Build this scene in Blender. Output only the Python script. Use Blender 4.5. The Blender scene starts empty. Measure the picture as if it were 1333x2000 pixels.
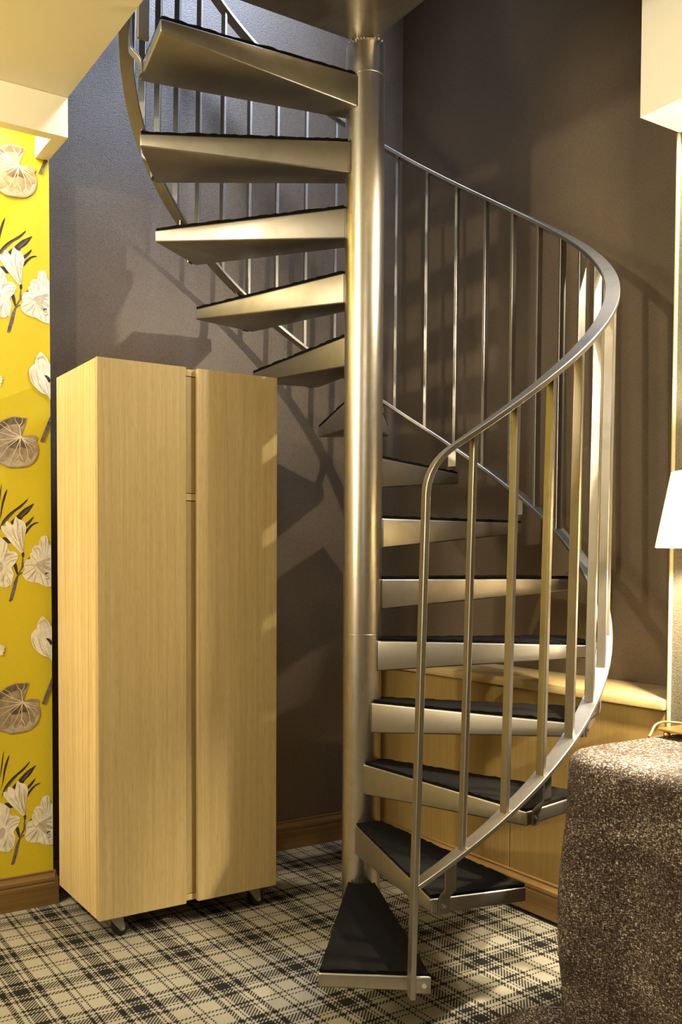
import bpy, bmesh, math, random
from mathutils import Vector, Matrix, noise
from mathutils.geometry import delaunay_2d_cdt
random.seed(4)
PI = math.pi
C = bpy.context.scene.collection
scene = bpy.context.scene

# ------------------------------------------------------------------ helpers
def rad(a): return a * PI / 180

def finish(name, bm, mats, parent=None, angle=35):
    off = Vector((0, 0, 0))
    q = parent
    while q is not None:
        off += q.location
        q = q.parent
    bmesh.ops.translate(bm, verts=bm.verts, vec=-off)
    bmesh.ops.recalc_face_normals(bm, faces=bm.faces)
    me = bpy.data.meshes.new(name)
    bm.to_mesh(me); bm.free()
    for m in (mats if isinstance(mats, (list, tuple)) else [mats]):
        me.materials.append(m)
    me.polygons.foreach_set('use_smooth', [True] * len(me.polygons))
    me.set_sharp_from_angle(angle=rad(angle))
    o = bpy.data.objects.new(name, me)
    C.objects.link(o)
    if parent is not None: o.parent = parent
    return o

def thing(name, label, cat, loc=(0, 0, 0), group=None):
    o = bpy.data.objects.new(name, None)
    C.objects.link(o)
    o.location = loc; o.empty_display_size = .1
    o['label'] = label; o['category'] = cat
    if group: o['group'] = group
    return o

def tag(o, label, cat, group=None):
    o['label'] = label; o['category'] = cat
    if group: o['group'] = group
    return o

def structure(o, label=None, cat='wall'):
    o['kind'] = 'structure'
    if label: o['label'] = label; o['category'] = cat
    return o

def box(bm, x0, x1, y0, y1, z0, z1, bev=0, seg=1):
    vs = [bm.verts.new((x, y, z)) for z in (z0, z1) for y in (y0, y1) for x in (x0, x1)]
    fs = [bm.faces.new([vs[i] for i in f]) for f in
          ((0, 2, 3, 1), (4, 5, 7, 6), (0, 1, 5, 4), (2, 6, 7, 3), (0, 4, 6, 2), (1, 3, 7, 5))]
    if bev:
        es = {e for f in fs for e in f.edges}
        bmesh.ops.bevel(bm, geom=list(es), offset=bev, segments=seg, affect='EDGES', profile=.5)

def hexa(bm, pts, bev=0, seg=2):
    vs = [bm.verts.new(p) for p in pts]          # bottom four then top four, same order
    fs = [bm.faces.new([vs[i] for i in f]) for f in
          ((3, 2, 1, 0), (4, 5, 6, 7), (0, 1, 5, 4), (1, 2, 6, 5), (2, 3, 7, 6), (3, 0, 4, 7))]
    if bev:
        es = {e for f in fs for e in f.edges}
        bmesh.ops.bevel(bm, geom=list(es), offset=bev, segments=seg, affect='EDGES', profile=.5)

def sweep(bm, pts, wid, w, t, ch=.0015):
    """flat bar along pts; wid = unit width direction at every point"""
    sec = [(-w/2+ch, -t/2), (w/2-ch, -t/2), (w/2, -t/2+ch), (w/2, t/2-ch), (w/2-ch, t/2), (-w/2+ch, t/2), (-w/2, t/2-ch), (-w/2, -t/2+ch)]
    rings = []
    n = len(pts)
    for i in range(n):
        tg = (pts[min(i+1, n-1)] - pts[max(i-1, 0)]).normalized()
        wv = (wid[i] - tg * wid[i].dot(tg)).normalized()
        nv = tg.cross(wv)
        rings.append([bm.verts.new(pts[i] + wv*a + nv*b) for a, b in sec])
    for i in range(n-1):
        for k in range(8):
            bm.faces.new((rings[i][k], rings[i][(k+1) % 8], rings[i+1][(k+1) % 8], rings[i+1][k]))
    bm.faces.new(rings[0][::-1]); bm.faces.new(rings[-1])

def lathe(bm, prof, cx, cy, n=48, cap=True):
    rings = [[bm.verts.new((cx + r*math.cos(2*PI*k/n), cy + r*math.sin(2*PI*k/n), z)) for k in range(n)] for r, z in prof]
    for a, b in zip(rings, rings[1:]):
        for k in range(n):
            bm.faces.new((a[k], a[(k+1) % n], b[(k+1) % n], b[k]))
    if cap:
        bm.faces.new(rings[0][::-1]); bm.faces.new(rings[-1])

def rod(bm, p0, p1, r, n=16):
    p0 = Vector(p0); p1 = Vector(p1)
    d = (p1-p0).normalized()
    a = d.orthogonal().normalized(); b = d.cross(a)
    R = [[bm.verts.new(p + a*(r*math.cos(2*PI*k/n)) + b*(r*math.sin(2*PI*k/n))) for k in range(n)] for p in (p0, p1)]
    for k in range(n):
        bm.faces.new((R[0][k], R[0][(k+1) % n], R[1][(k+1) % n], R[1][k]))
    bm.faces.new(R[0][::-1]); bm.faces.new(R[1])

def tube(bm, pts, r, n=10):
    rings = []
    for i, p in enumerate(pts):
        tg = (pts[min(i+1, len(pts)-1)] - pts[max(i-1, 0)]).normalized()
        a = tg.orthogonal().normalized()
        if abs(tg.z) < .9: a = tg.cross(Vector((0, 0, 1))).normalized()
        b = tg.cross(a)
        rings.append([bm.verts.new(p + a*(r*math.cos(2*PI*k/n)) + b*(r*math.sin(2*PI*k/n))) for k in range(n)])
    for A, B in zip(rings, rings[1:]):
        for k in range(n):
            bm.faces.new((A[k], A[(k+1) % n], B[(k+1) % n], B[k]))
    bm.faces.new(rings[0][::-1]); bm.faces.new(rings[-1])

# ------------------------------------------------------------------ materials
class NT:
    def __init__(self, name):
        self.m = bpy.data.materials.new(name); self.m.use_nodes = True
        self.t = self.m.node_tree; self.n = self.t.nodes; self.l = self.t.links
        self.b = self.n['Principled BSDF']
    def new(self, typ, **k):
        x = self.n.new(typ)
        for a, v in k.items(): setattr(x, a, v)
        return x
    def math(self, op, a, b=None, c=None):
        x = self.new('ShaderNodeMath', operation=op)
        for i, v in enumerate((a, b, c)):
            if v is None: continue
            if isinstance(v, (int, float)): x.inputs[i].default_value = v
            else: self.l.new(v, x.inputs[i])
        return x.outputs[0]
    def coords(self, scale=(1, 1, 1), kind='Object'):
        tc = self.new('ShaderNodeTexCoord'); mp = self.new('ShaderNodeMapping')
        mp.inputs['Scale'].default_value = scale
        self.l.new(tc.outputs[kind], mp.inputs[0])
        return mp.outputs[0]
    def noise(self, vec, scale, detail=3, rough=.5, dist=0):
        x = self.new('ShaderNodeTexNoise')
        x.inputs['Scale'].default_value = scale; x.inputs['Detail'].default_value = detail
        x.inputs['Roughness'].default_value = rough; x.inputs['Distortion'].default_value = dist
        self.l.new(vec, x.inputs['Vector'])
        return x.outputs['Fac']
    def ramp(self, fac, stops, interp='LINEAR'):
        x = self.new('ShaderNodeValToRGB'); cr = x.color_ramp; cr.interpolation = interp
        while len(cr.elements) < len(stops): cr.elements.new(.5)
        for e, (p, c) in zip(cr.elements, stops):
            e.position = p
            e.color = (c, c, c, 1) if isinstance(c, (int, float)) else (*c, 1)
        self.l.new(fac, x.inputs[0])
        return x.outputs[0]
    def mix(self, fac, a, b, mode='MIX'):
        x = self.new('ShaderNodeMix', data_type='RGBA', blend_type=mode)
        for s, v in ((x.inputs[0], fac), (x.inputs[6], a), (x.inputs[7], b)):
            if isinstance(v, (int, float)): s.default_value = v
            elif isinstance(v, tuple): s.default_value = (*v, 1)
            else: self.l.new(v, s)
        return x.outputs[2]
    def bump(self, h, strength=.3, dist=.002):
        x = self.new('ShaderNodeBump')
        x.inputs['Strength'].default_value = strength; x.inputs['Distance'].default_value = dist
        self.l.new(h, x.inputs['Height']); self.l.new(x.outputs[0], self.b.inputs['Normal'])
    def set(self, col=None, rough=None, metal=None, spec=None, **k):
        for key, v in (('Base Color', col), ('Roughness', rough), ('Metallic', metal), ('Specular IOR Level', spec)):
            if v is None: continue
            s = self.b.inputs[key]
            if isinstance(v, tuple): s.default_value = (*v, 1)
            elif isinstance(v, (int, float)): s.default_value = v
            else: self.l.new(v, s)
        return self.m

def mat_plain(name, col, rough=.6, metal=0, bump=0, bscale=300):
    t = NT(name)
    if bump:
        t.bump(t.noise(t.coords(), bscale, 2), bump, .001)
    return t.set(col, rough, metal)

def mat_paint(name, col):
    t = NT(name); v = t.coords()
    n = t.noise(v, 2.0, 3)
    c = t.mix(n, tuple(x*.95 for x in col), tuple(min(1, x*1.04) for x in col))
    t.bump(t.noise(v, 220, 2), .06, .001)
    return t.set(c, .62)

def mat_leather(name, col, scale=330, strength=.4, rough=.42):
    t = NT(name); v = t.coords()
    vo = t.new('ShaderNodeTexVoronoi', feature='SMOOTH_F1'); vo.inputs['Scale'].default_value = scale
    d = t.new('ShaderNodeMix', data_type='VECTOR'); d.inputs[0].default_value = .0025
    nz = t.new('ShaderNodeTexNoise'); nz.inputs['Scale'].default_value = 110
    t.l.new(v, nz.inputs['Vector']); t.l.new(v, d.inputs[4]); t.l.new(nz.outputs['Color'], d.inputs[5])
    t.l.new(d.outputs[1], vo.inputs['Vector'])
    h = t.math('SUBTRACT', 1.0, vo.outputs['Distance'])
    n = t.noise(v, 7, 4)
    c = t.mix(n, tuple(x*.86 for x in col), tuple(x*1.12 for x in col))
    c2 = t.mix(t.ramp(vo.outputs['Distance'], [(.1, 0.0), (.75, 1.0)]), c, tuple(x*.55 for x in col))
    t.bump(h, strength, .0016)
    return t.set(c2, t.ramp(n, [(.3, rough-.04), (.7, rough+.06)]), 0, .38)

def mat_steel(name, col=(.36, .335, .295), rough=.42, stain=.5, grain=(1, 1, 14)):
    t = NT(name); v = t.coords()
    n1 = t.noise(v, 5.0, 5, .6, .8)
    n2 = t.noise(t.coords(grain), 40, 3)
    n3 = t.noise(v, 22, 4, .6)
    c = t.mix(t.ramp(n1, [(.35, 0.0), (.72, 1.0)]), col, tuple(a*b for a, b in zip(col, (1-.42*stain, 1-.5*stain, 1-.62*stain))))
    c = t.mix(t.ramp(n3, [(.58, 0.0), (.75, .35*stain)]), c, (.20, .16, .10))
    r = t.math('ADD', t.math('MULTIPLY', n2, .14), t.math('ADD', t.math('MULTIPLY', n1, .18), rough-.16))
    t.bump(n2, .05, .001)
    return t.set(c, r, 1.0)

def mat_wood(name, light, dark, axis='z', scale=1.0, rough=.42, streak=.5):
    t = NT(name)
    s = {'z': (22, 22, .45), 'y': (22, .45, 22), 'x': (.45, 22, 22)}[axis]
    v = t.coords(tuple(a*scale for a in s))
    n1 = t.noise(v, 3.2, 6, .62, .9)
    s2 = {'z': (120, 120, 4.5), 'y': (120, 4.5, 120), 'x': (4.5, 120, 120)}[axis]
    v2 = t.coords(tuple(a*scale for a in s2))
    n2 = t.noise(v2, 5, 3, .6)
    n3 = t.noise(t.coords((1.3, 1.3, 1.3)), 1.5, 2)
    c = t.mix(t.ramp(n1, [(.3, 0.0), (.72, 1.0)]), light, dark)
    c = t.mix(t.ramp(n2, [(.5, 0.0), (.74, streak)]), c, tuple(x*.55 for x in dark))
    c = t.mix(t.math('MULTIPLY', n3, .25), c, tuple(x*1.15 for x in light))
    t.bump(n2, .05, .0008)
    return t.set(c, rough, 0, .4)

def mat_pile(name, col):
    t = NT(name); v = t.coords()
    n = t.noise(v, 420, 2, .6); n2 = t.noise(v, 9, 3)
    c = t.mix(n, tuple(x*.45 for x in col), tuple(x*1.5 for x in col))
    c = t.mix(t.ramp(n2, [(.4, 0.0), (.8, .4)]), c, tuple(x*1.3 for x in col))
    t.bump(n, 1.0, .004)
    return t.set(c, .95, 0, .1)

def mat_tartan(name):
    P, X0, Y0, cell = .2625, -.304, .190, .2625/88
    t = NT(name); tc = t.new('ShaderNodeTexCoord'); sp = t.new('ShaderNodeSeparateXYZ')
    t.l.new(tc.outputs['Object'], sp.inputs[0])
    wob = t.math('MULTIPLY', t.math('SUBTRACT', t.noise(tc.outputs['Object'], 30, 2), .5), .006)
    xs = t.math('ADD', sp.outputs[0], wob); ys = t.math('ADD', sp.outputs[1], wob)
    ix = t.math('FLOOR', t.math('DIVIDE', xs, cell)); iy = t.math('FLOOR', t.math('DIVIDE', ys, cell))
    stops = [(0, 0.), (.15, 1.), (.20, 0.), (.245, 1.), (.345, 0.), (.48, 1.), (.88, 0.), (.938, 1.)]
    def sett(i, o):
        q = t.math('DIVIDE', t.math('SUBTRACT', t.math('MULTIPLY', t.math('ADD', i, .5), cell), o), P)
        d = t.math('MULTIPLY', t.math('ABSOLUTE', t.math('SUBTRACT', t.math('FRACT', t.math('ADD', q, .5)), .5)), 2.0)
        return t.ramp(d, stops, 'CONSTANT')
    wx, wy = sett(ix, X0), sett(iy, Y0)
    m4 = t.math('FLOORED_MODULO', t.math('SUBTRACT', ix, iy), 4.0)
    sel = t.math('LESS_THAN', m4, 1.5)
    both = t.math('MULTIPLY', wx, wy)
    one = t.math('ABSOLUTE', t.math('SUBTRACT', wx, wy))
    w = t.math('ADD', both, t.math('MULTIPLY', one, t.math('MULTIPLY', sel, .85)))
    fine = t.noise(tc.outputs['Object'], 480, 2, .7)
    big = t.noise(tc.outputs['Object'], 26, 3)
    cream = t.mix(fine, (.125, .112, .083), (.44, .40, .305))
    cream = t.mix(t.ramp(big, [(.45, 0.0), (.75, .45)]), cream, (.32, .24, .16))
    black = t.mix(fine, (.004, .0035, .003), (.020, .018, .015))
    c = t.mix(w, black, cream)
    t.bump(fine, .8, .003)
    return t.set(c, .92, 0, .12)

def mat_tweed(name):
    t = NT(name); v = t.coords()
    a = t.noise(t.coords((130, 130, 420)), 1.0, 2, .6); b = t.noise(t.coords((380, 380, 110)), 1.0, 2, .6)
    f = t.noise(v, 620, 2, .6)
    big = t.noise(t.coords((5, 5, 11)), 1.0, 4)
    s = t.math('ADD', t.math('MULTIPLY', a, .72), t.math('MULTIPLY', f, .48))
    s = t.math('ADD', s, t.math('MULTIPLY', t.math('SUBTRACT', big, .5), .22))
    s = t.math('ADD', s, t.math('MULTIPLY', t.math('SUBTRACT', b, .5), .5))
    c = t.ramp(s, [(.42, (.014, .009, .007)), (.60, (.050, .034, .026)), (.70, (.15, .115, .09)), (.80, (.66, .59, .49))])
    t.bump(s, .9, .004)
    return t.set(c, .95, 0, .15)

def mat_wallpaper(name, col):
    t = NT(name); v = t.coords()
    wv = t.noise(t.coords((600, 600, 40)), 1.0, 2); wh = t.noise(t.coords((40, 40, 600)), 1.0, 2)
    s = t.math('MULTIPLY', t.math('ADD', wv, wh), .5)
    c = t.mix(s, tuple(x*.84 for x in col), tuple(min(1, x*1.14) for x in col))
    t.bump(s, .15, .001)
    return t.set(c, .7, 0, .25)

def mat_print(name, c1, c2, scale=22):
    t = NT(name); v = t.coords((1, 1, 1))
    n = t.noise(v, scale, 4, .6, .5)
    return t.set(t.mix(t.ramp(n, [(.38, 0.0), (.66, 1.0)]), c1, c2), .75, 0, .2)
MOTIF=[
('ld',1,[-0.9689,1.413,-0.963,1.4619,-0.9518,1.4974,-0.9416,1.5127,-0.9478,1.4867,-0.9577,1.4512,-0.9661,1.4131,-0.9772,1.3858]),
('ld',1,[-0.9739,1.4615,-0.9681,1.5049,-0.9619,1.5308,-0.9649,1.4996,-0.9698,1.4616,-0.9768,1.4344]),
('ld',1,[-0.972,1.3615,-0.9678,1.3806,-0.9581,1.4024,-0.936,1.4274,-0.9138,1.4444,-0.8915,1.4615,-0.8691,1.4809,-0.8734,1.4703,-0.8944,1.4477,-0.9195,1.4306,-0.9361,1.4111,-0.9527,1.3917,-0.9665,1.3738]),
('ld',1,[-0.9335,1.3894,-0.9307,1.3977,-0.9141,1.4144,-0.8861,1.4425,-0.8651,1.4555,-0.8467,1.4651,-0.8496,1.4573,-0.8666,1.4321,-0.8863,1.4151,-0.8948,1.4012,-0.9143,1.3898]),
('ld',1,[-0.881,1.3878,-0.8669,1.4019,-0.8476,1.4188,-0.8514,1.4077,-0.8613,1.3937,-0.874,1.3811,-0.8796,1.3769]),
('ld',1,[-0.8798,1.3549,-0.8741,1.3715,-0.8585,1.3883,-0.8416,1.3975,-0.828,1.3972,-0.8473,1.3885,-0.8614,1.3745,-0.8742,1.3577]),
('ld',1,[-0.9613,1.34,-0.9476,1.3416,-0.9368,1.3308,-0.9313,1.3227,-0.9401,1.3207,-0.9532,1.3306]),
('lm',1,[-0.9609,1.3888,-0.9361,1.4179,-0.9139,1.4362,-0.8888,1.4575,-0.9097,1.4377,-0.9334,1.4139,-0.9582,1.3848]),
('lm',1,[-0.8974,1.4176,-0.8778,1.4373,-0.8581,1.4543,-0.8736,1.4346,-0.8919,1.4163]),
('st',1,[-0.8902,1.2724,-0.8874,1.273,-0.8867,1.2532,-0.8916,1.2367,-0.8938,1.2395]),
('st',0,[-0.889,1.2463,-0.8805,1.256,-0.865,1.2731,-0.8622,1.2692,-0.8786,1.2532,-0.8905,1.2312,-0.9051,1.2093,-0.9069,1.1956,-0.9161,1.1546,-0.9274,1.1191,-0.9335,1.1143,-0.9398,1.1153,-0.9299,1.152,-0.92,1.1875,-0.9124,1.2025,-0.9017,1.223]),
('st',0,[-0.9088,1.2052,-0.9018,1.2134,-0.8925,1.2189,-0.8898,1.2153,-0.9004,1.2093,-0.9046,1.2025]),
('ld',1,[-0.9231,1.2464,-0.9167,1.2546,-0.9099,1.2422,-0.9067,1.2148,-0.9096,1.2088,-0.9177,1.2272]),
('ld',1,[-0.8923,1.2848,-0.8906,1.2903,-0.8858,1.2917,-0.8831,1.2807,-0.8868,1.2711,-0.8916,1.2746]),
('pt',1,[-0.9121,1.4172,-0.9044,1.4086,-0.8864,1.4014,-0.8776,1.3879,-0.8761,1.3687,-0.8813,1.3466,-0.8849,1.3054,-0.8872,1.2917,-0.8917,1.2872,-0.8978,1.2894,-0.9108,1.3025,-0.9286,1.3214,-0.9449,1.3403,-0.9584,1.3591,-0.9659,1.3738,-0.9631,1.3828,-0.9506,1.3804,-0.9486,1.3959,-0.9431,1.3987,-0.9308,1.3922,-0.9253,1.3836,-0.922,1.3897,-0.9183,1.4061]),
('ps',1,[-0.9108,1.409,-0.9032,1.3901,-0.9056,1.3654,-0.8976,1.3272,-0.8914,1.2944,-0.9009,1.3245,-0.9103,1.3599,-0.9082,1.39]),
('ps',1,[-0.924,1.3828,-0.92,1.3597,-0.9064,1.3271,-0.9147,1.338,-0.9242,1.3596]),
('ps',1,[-0.8907,1.3876,-0.8867,1.3603,-0.8892,1.3246,-0.8923,1.3602]),
('pt',1,[-1.002,1.3314,-0.9857,1.3451,-0.9694,1.3421,-0.9559,1.3333,-0.9424,1.3158,-0.9365,1.2935,-0.9205,1.2928,-0.9046,1.2779,-0.9139,1.2532,-0.9293,1.2341,-0.9222,1.2149,-0.9254,1.1958,-0.9303,1.1717,-0.9358,1.174,-0.9463,1.1646,-0.96,1.1656,-0.9709,1.169,-0.9925,1.1828,-1.0083,1.2235,-1.0132,1.2774]),
('ps',1,[-0.9702,1.2559,-0.9594,1.2423,-0.965,1.2233,-0.9759,1.2152,-0.9866,1.2369]),
('ps',1,[-0.9536,1.2804,-0.9344,1.2845,-0.9179,1.2805,-0.9344,1.2805,-0.9496,1.2695,-0.9565,1.2559]),
('ps',1,[-0.968,1.1907,-0.9541,1.2123,-0.9486,1.2259,-0.9542,1.2042,-0.9639,1.1825]),
('ps',1,[-0.9474,1.196,-0.9407,1.1822,-0.938,1.174,-0.9448,1.1823]),
('pt',1,[-0.8293,1.3253,-0.825,1.3392,-0.8169,1.3482,-0.8027,1.35,-0.795,1.3396,-0.7894,1.3174,-0.7765,1.3175,-0.7621,1.2953,-0.7565,1.2617,-0.7626,1.2225,-0.757,1.1888,-0.7745,1.1693,-0.7938,1.1651,-0.8147,1.1698,-0.8346,1.1798,-0.8516,1.1813,-0.8768,1.1899,-0.8901,1.2092,-0.8821,1.2284,-0.8854,1.245,-0.8749,1.2629,-0.8608,1.267,-0.8627,1.2822,-0.8536,1.2919,-0.8564,1.2996,-0.845,1.314,-0.8308,1.3156]),
('ps',1,[-0.8398,1.2394,-0.8346,1.2532,-0.8198,1.2602,-0.8026,1.2672,-0.7883,1.27,-0.7883,1.2602,-0.8056,1.2546,-0.7884,1.2519,-0.7884,1.2463,-0.8085,1.2463,-0.7871,1.2337,-0.7886,1.2226,-0.8143,1.231,-0.7973,1.2142,-0.7916,1.2002,-0.8059,1.2031,-0.8258,1.2227]),
('ps',1,[-0.8608,1.267,-0.8567,1.2505,-0.8455,1.2435,-0.8341,1.256,-0.837,1.2435,-0.8441,1.2394,-0.8567,1.2455]),
('ps',1,[-0.8655,1.2036,-0.8541,1.2145,-0.8399,1.2283,-0.8485,1.2104,-0.8613,1.1994]),
('ps',1,[-0.8137,1.3282,-0.8095,1.3061,-0.8168,1.281,-0.811,1.3061]),
('ps',1,[-0.8479,1.303,-0.8309,1.3059,-0.8225,1.2893,-0.8282,1.2754,-0.8267,1.2921,-0.8337,1.3017]),
('ld',0,[-0.8087,1.2115,-0.803,1.2176,-0.7935,1.2164,-0.7935,1.2131,-0.8013,1.2134,-0.803,1.2087]),
('ld',0,[-0.8117,1.1948,-0.7974,1.1942,-0.7887,1.1988,-0.7887,1.1969,-0.7974,1.1919]),
('ps',0,[-0.8875,1.2947,-0.8967,1.3329,-0.9028,1.371,-0.9098,1.4009,-0.9103,1.4008,-0.9039,1.3708,-0.8983,1.3325,-0.8897,1.2941]),
('ps',0,[-0.8866,1.2972,-0.8861,1.3383,-0.8827,1.3713,-0.8848,1.3905,-0.8854,1.3904,-0.8839,1.3713,-0.8877,1.3384,-0.8889,1.2972]),
('ps',0,[-0.8919,1.2922,-0.9141,1.3248,-0.9362,1.3516,-0.9581,1.3755,-0.9585,1.3752,-0.937,1.3509,-0.9154,1.3238,-0.8937,1.291]),
('ps',0,[-0.8889,1.2947,-0.8946,1.3164,-0.898,1.3437,-0.8969,1.382,-0.8974,1.382,-0.8991,1.3436,-0.8962,1.3161,-0.8911,1.2941]),
('ps',0,[-0.9128,1.2652,-0.9377,1.2565,-0.9542,1.237,-0.9537,1.2367,-0.937,1.2553,-0.9121,1.2631]),
('ps',0,[-0.9069,1.2762,-0.932,1.2729,-0.9512,1.2561,-0.9509,1.2557,-0.9314,1.2717,-0.9067,1.274]),
('ps',0,[-0.9435,1.3133,-0.9487,1.2888,-0.9594,1.2641,-0.9589,1.2639,-0.9474,1.2883,-0.9413,1.3129]),
('ps',0,[-0.9543,1.3267,-0.9568,1.3023,-0.9676,1.2723,-0.967,1.2721,-0.9555,1.3019,-0.9521,1.3265]),
('ps',0,[-0.926,1.213,-0.94,1.2237,-0.9538,1.2316,-0.9541,1.2312,-0.9408,1.2226,-0.9274,1.2113]),
('ps',0,[-0.9315,1.1771,-0.9426,1.2017,-0.9538,1.2234,-0.9543,1.2231,-0.9439,1.2011,-0.9335,1.1763]),
('ps',0,[-0.9589,1.1688,-0.9591,1.1961,-0.9647,1.2206,-0.9653,1.2205,-0.9604,1.196,-0.9611,1.1689]),
('ps',0,[-0.8873,1.2083,-0.865,1.2223,-0.8425,1.2378,-0.8428,1.2382,-0.8657,1.2235,-0.8884,1.2102]),
('ps',0,[-0.8732,1.1905,-0.8565,1.2086,-0.8397,1.2323,-0.8401,1.2326,-0.8576,1.2095,-0.8748,1.192]),
('ps',0,[-0.8476,1.1838,-0.8422,1.206,-0.834,1.2282,-0.8345,1.2284,-0.8436,1.2064,-0.8498,1.1843]),
('ps',0,[-0.8136,1.1728,-0.8196,1.1951,-0.8283,1.2228,-0.8289,1.2226,-0.8209,1.1947,-0.8158,1.1723]),
('ps',0,[-0.8819,1.2411,-0.8624,1.2443,-0.8428,1.2391,-0.8426,1.2397,-0.8623,1.2456,-0.8822,1.2433]),
('ps',0,[-0.8261,1.3334,-0.8188,1.3032,-0.8229,1.2672,-0.8223,1.2671,-0.8174,1.3032,-0.8239,1.3339]),
('ps',0,[-0.8061,1.345,-0.8059,1.3089,-0.8143,1.27,-0.8138,1.2699,-0.8045,1.3088,-0.8038,1.345]),
('ps',0,[-0.8516,1.3079,-0.8402,1.289,-0.8343,1.2643,-0.8337,1.2644,-0.8388,1.2895,-0.8497,1.309]),
('ps',0,[-0.8588,1.2802,-0.8487,1.2666,-0.8357,1.2558,-0.8353,1.2562,-0.8476,1.2675,-0.857,1.2815]),
('ps',0,[-0.7964,1.1726,-0.8024,1.195,-0.8141,1.22,-0.8147,1.2198,-0.8038,1.1945,-0.7986,1.1721]),
('ps',0,[-0.7962,1.3341,-0.7974,1.3035,-0.8057,1.2728,-0.8052,1.2727,-0.796,1.3033,-0.7939,1.334]),
('lf',1,[-0.8712,1.7679,-0.8732,1.7582,-0.8812,1.7344,-0.892,1.7037,-0.8758,1.7056,-0.8632,1.7084,-0.8478,1.7076,-0.8352,1.7057,-0.8321,1.6977,-0.8367,1.6883,-0.8306,1.6736,-0.829,1.6545,-0.8343,1.6295,-0.8485,1.6094,-0.8739,1.5944,-0.9127,1.5891,-0.9375,1.5883,-0.9538,1.5956,-0.9673,1.6002,-0.9889,1.6098,-1.0074,1.6409,-1.0097,1.6808,-0.9987,1.7163,-0.9824,1.7363,-0.9661,1.7477,-0.9443,1.7607,-0.9168,1.7697,-0.9003,1.7691,-0.8837,1.7677]),
('lk',0,[-0.874,1.7649,-0.8783,1.7496,-0.8937,1.7348,-0.906,1.7448,-0.9253,1.7406,-0.9417,1.7367,-0.9609,1.7245,-0.988,1.7064,-0.9825,1.7309,-0.9661,1.7442,-0.9443,1.7575,-0.9169,1.7667,-0.9003,1.7664]),
('lk',0,[-0.8967,1.6966,-0.887,1.6945,-0.8705,1.6738,-0.8762,1.6598,-0.8928,1.6642,-0.9122,1.6548,-0.9342,1.6589,-0.9395,1.6693,-0.9175,1.6843]),
('lt',0,[-0.8313,1.6516,-0.8371,1.6307,-0.8513,1.6134,-0.8766,1.5983,-0.9127,1.5923,-0.9374,1.5924,-0.951,1.5984,-0.9673,1.6043,-0.9509,1.6092,-0.9317,1.6238,-0.9208,1.6082,-0.9014,1.6201,-0.8849,1.6074,-0.8708,1.6273,-0.8541,1.6201,-0.8455,1.6453]),
('vn',0,[-0.8923,1.6992,-0.897,1.7404,-0.9093,1.7532,-0.9149,1.766,-0.9161,1.7654,-0.9109,1.752,-0.8996,1.7395,-0.8956,1.6987]),
('vn',0,[-0.8964,1.7364,-0.8869,1.7513,-0.8864,1.7653,-0.8877,1.7652,-0.8891,1.7519,-0.8991,1.7381]),
('vn',0,[-0.893,1.7004,-0.9111,1.7103,-0.9274,1.7169,-0.941,1.74,-0.9576,1.7495,-0.9583,1.7483,-0.9424,1.7387,-0.9291,1.7152,-0.9125,1.7079,-0.8948,1.6975]),
('vn',0,[-0.9274,1.7175,-0.9493,1.7289,-0.9712,1.743,-0.972,1.7419,-0.9506,1.727,-0.9291,1.7146]),
('vn',0,[-0.8937,1.7006,-0.9253,1.7027,-0.9499,1.7073,-0.9824,1.7154,-0.9828,1.7142,-0.9505,1.7054,-0.9259,1.7001,-0.8942,1.6973]),
('vn',0,[-0.8942,1.7005,-0.9259,1.6918,-0.9667,1.6852,-0.999,1.6822,-0.999,1.6809,-0.9666,1.6833,-0.9255,1.6893,-0.8936,1.6974]),
('vn',0,[-0.8945,1.7004,-0.9207,1.688,-0.9509,1.6722,-0.9834,1.6509,-0.9828,1.6499,-0.95,1.6705,-0.9197,1.6857,-0.8933,1.6975]),
('vn',0,[-0.8949,1.7002,-0.9156,1.6828,-0.9404,1.6619,-0.9624,1.6307,-0.9704,1.6193,-0.9694,1.6186,-0.9609,1.6297,-0.9388,1.6605,-0.9139,1.6807,-0.8929,1.6977]),
('vn',0,[-0.8955,1.6993,-0.9023,1.6777,-0.9161,1.6469,-0.9298,1.6189,-0.9366,1.598,-0.9354,1.5977,-0.9282,1.6183,-0.914,1.6461,-0.8997,1.6768,-0.8923,1.6986]),
('vn',0,[-0.8956,1.699,-0.8983,1.6694,-0.8996,1.6396,-0.9132,1.6173,-0.921,1.6142,-0.9206,1.613,-0.9118,1.6162,-0.8974,1.6391,-0.8955,1.6694,-0.8923,1.6989]),
('vn',0,[-0.9,1.6385,-0.8887,1.6205,-0.8856,1.6046,-0.8843,1.6049,-0.8865,1.6214,-0.8971,1.6403]),
('vn',0,[-0.8953,1.6979,-0.8801,1.678,-0.8704,1.649,-0.8689,1.6276,-0.8771,1.6137,-0.8759,1.6131,-0.8671,1.6274,-0.8681,1.6496,-0.8775,1.6794,-0.8926,1.7]),
('vn',0,[-0.8695,1.6267,-0.8617,1.6139,-0.8605,1.6145,-0.8665,1.6283]),
('vn',0,[-0.8951,1.6977,-0.8742,1.6781,-0.8602,1.6657,-0.8489,1.6448,-0.8477,1.6454,-0.8585,1.6669,-0.8723,1.6801,-0.8927,1.7002]),
('vn',0,[-0.895,1.6976,-0.8712,1.6809,-0.8487,1.6717,-0.8388,1.6617,-0.8378,1.6626,-0.8475,1.6734,-0.8697,1.6832,-0.8929,1.7003]),
('vn',0,[-0.8946,1.6974,-0.8681,1.6893,-0.8455,1.6803,-0.8449,1.6815,-0.8671,1.6915,-0.8933,1.7005]),
('vn',0,[-0.8943,1.6973,-0.8678,1.6947,-0.8369,1.6877,-0.8365,1.689,-0.8672,1.697,-0.8936,1.7006]),
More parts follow.
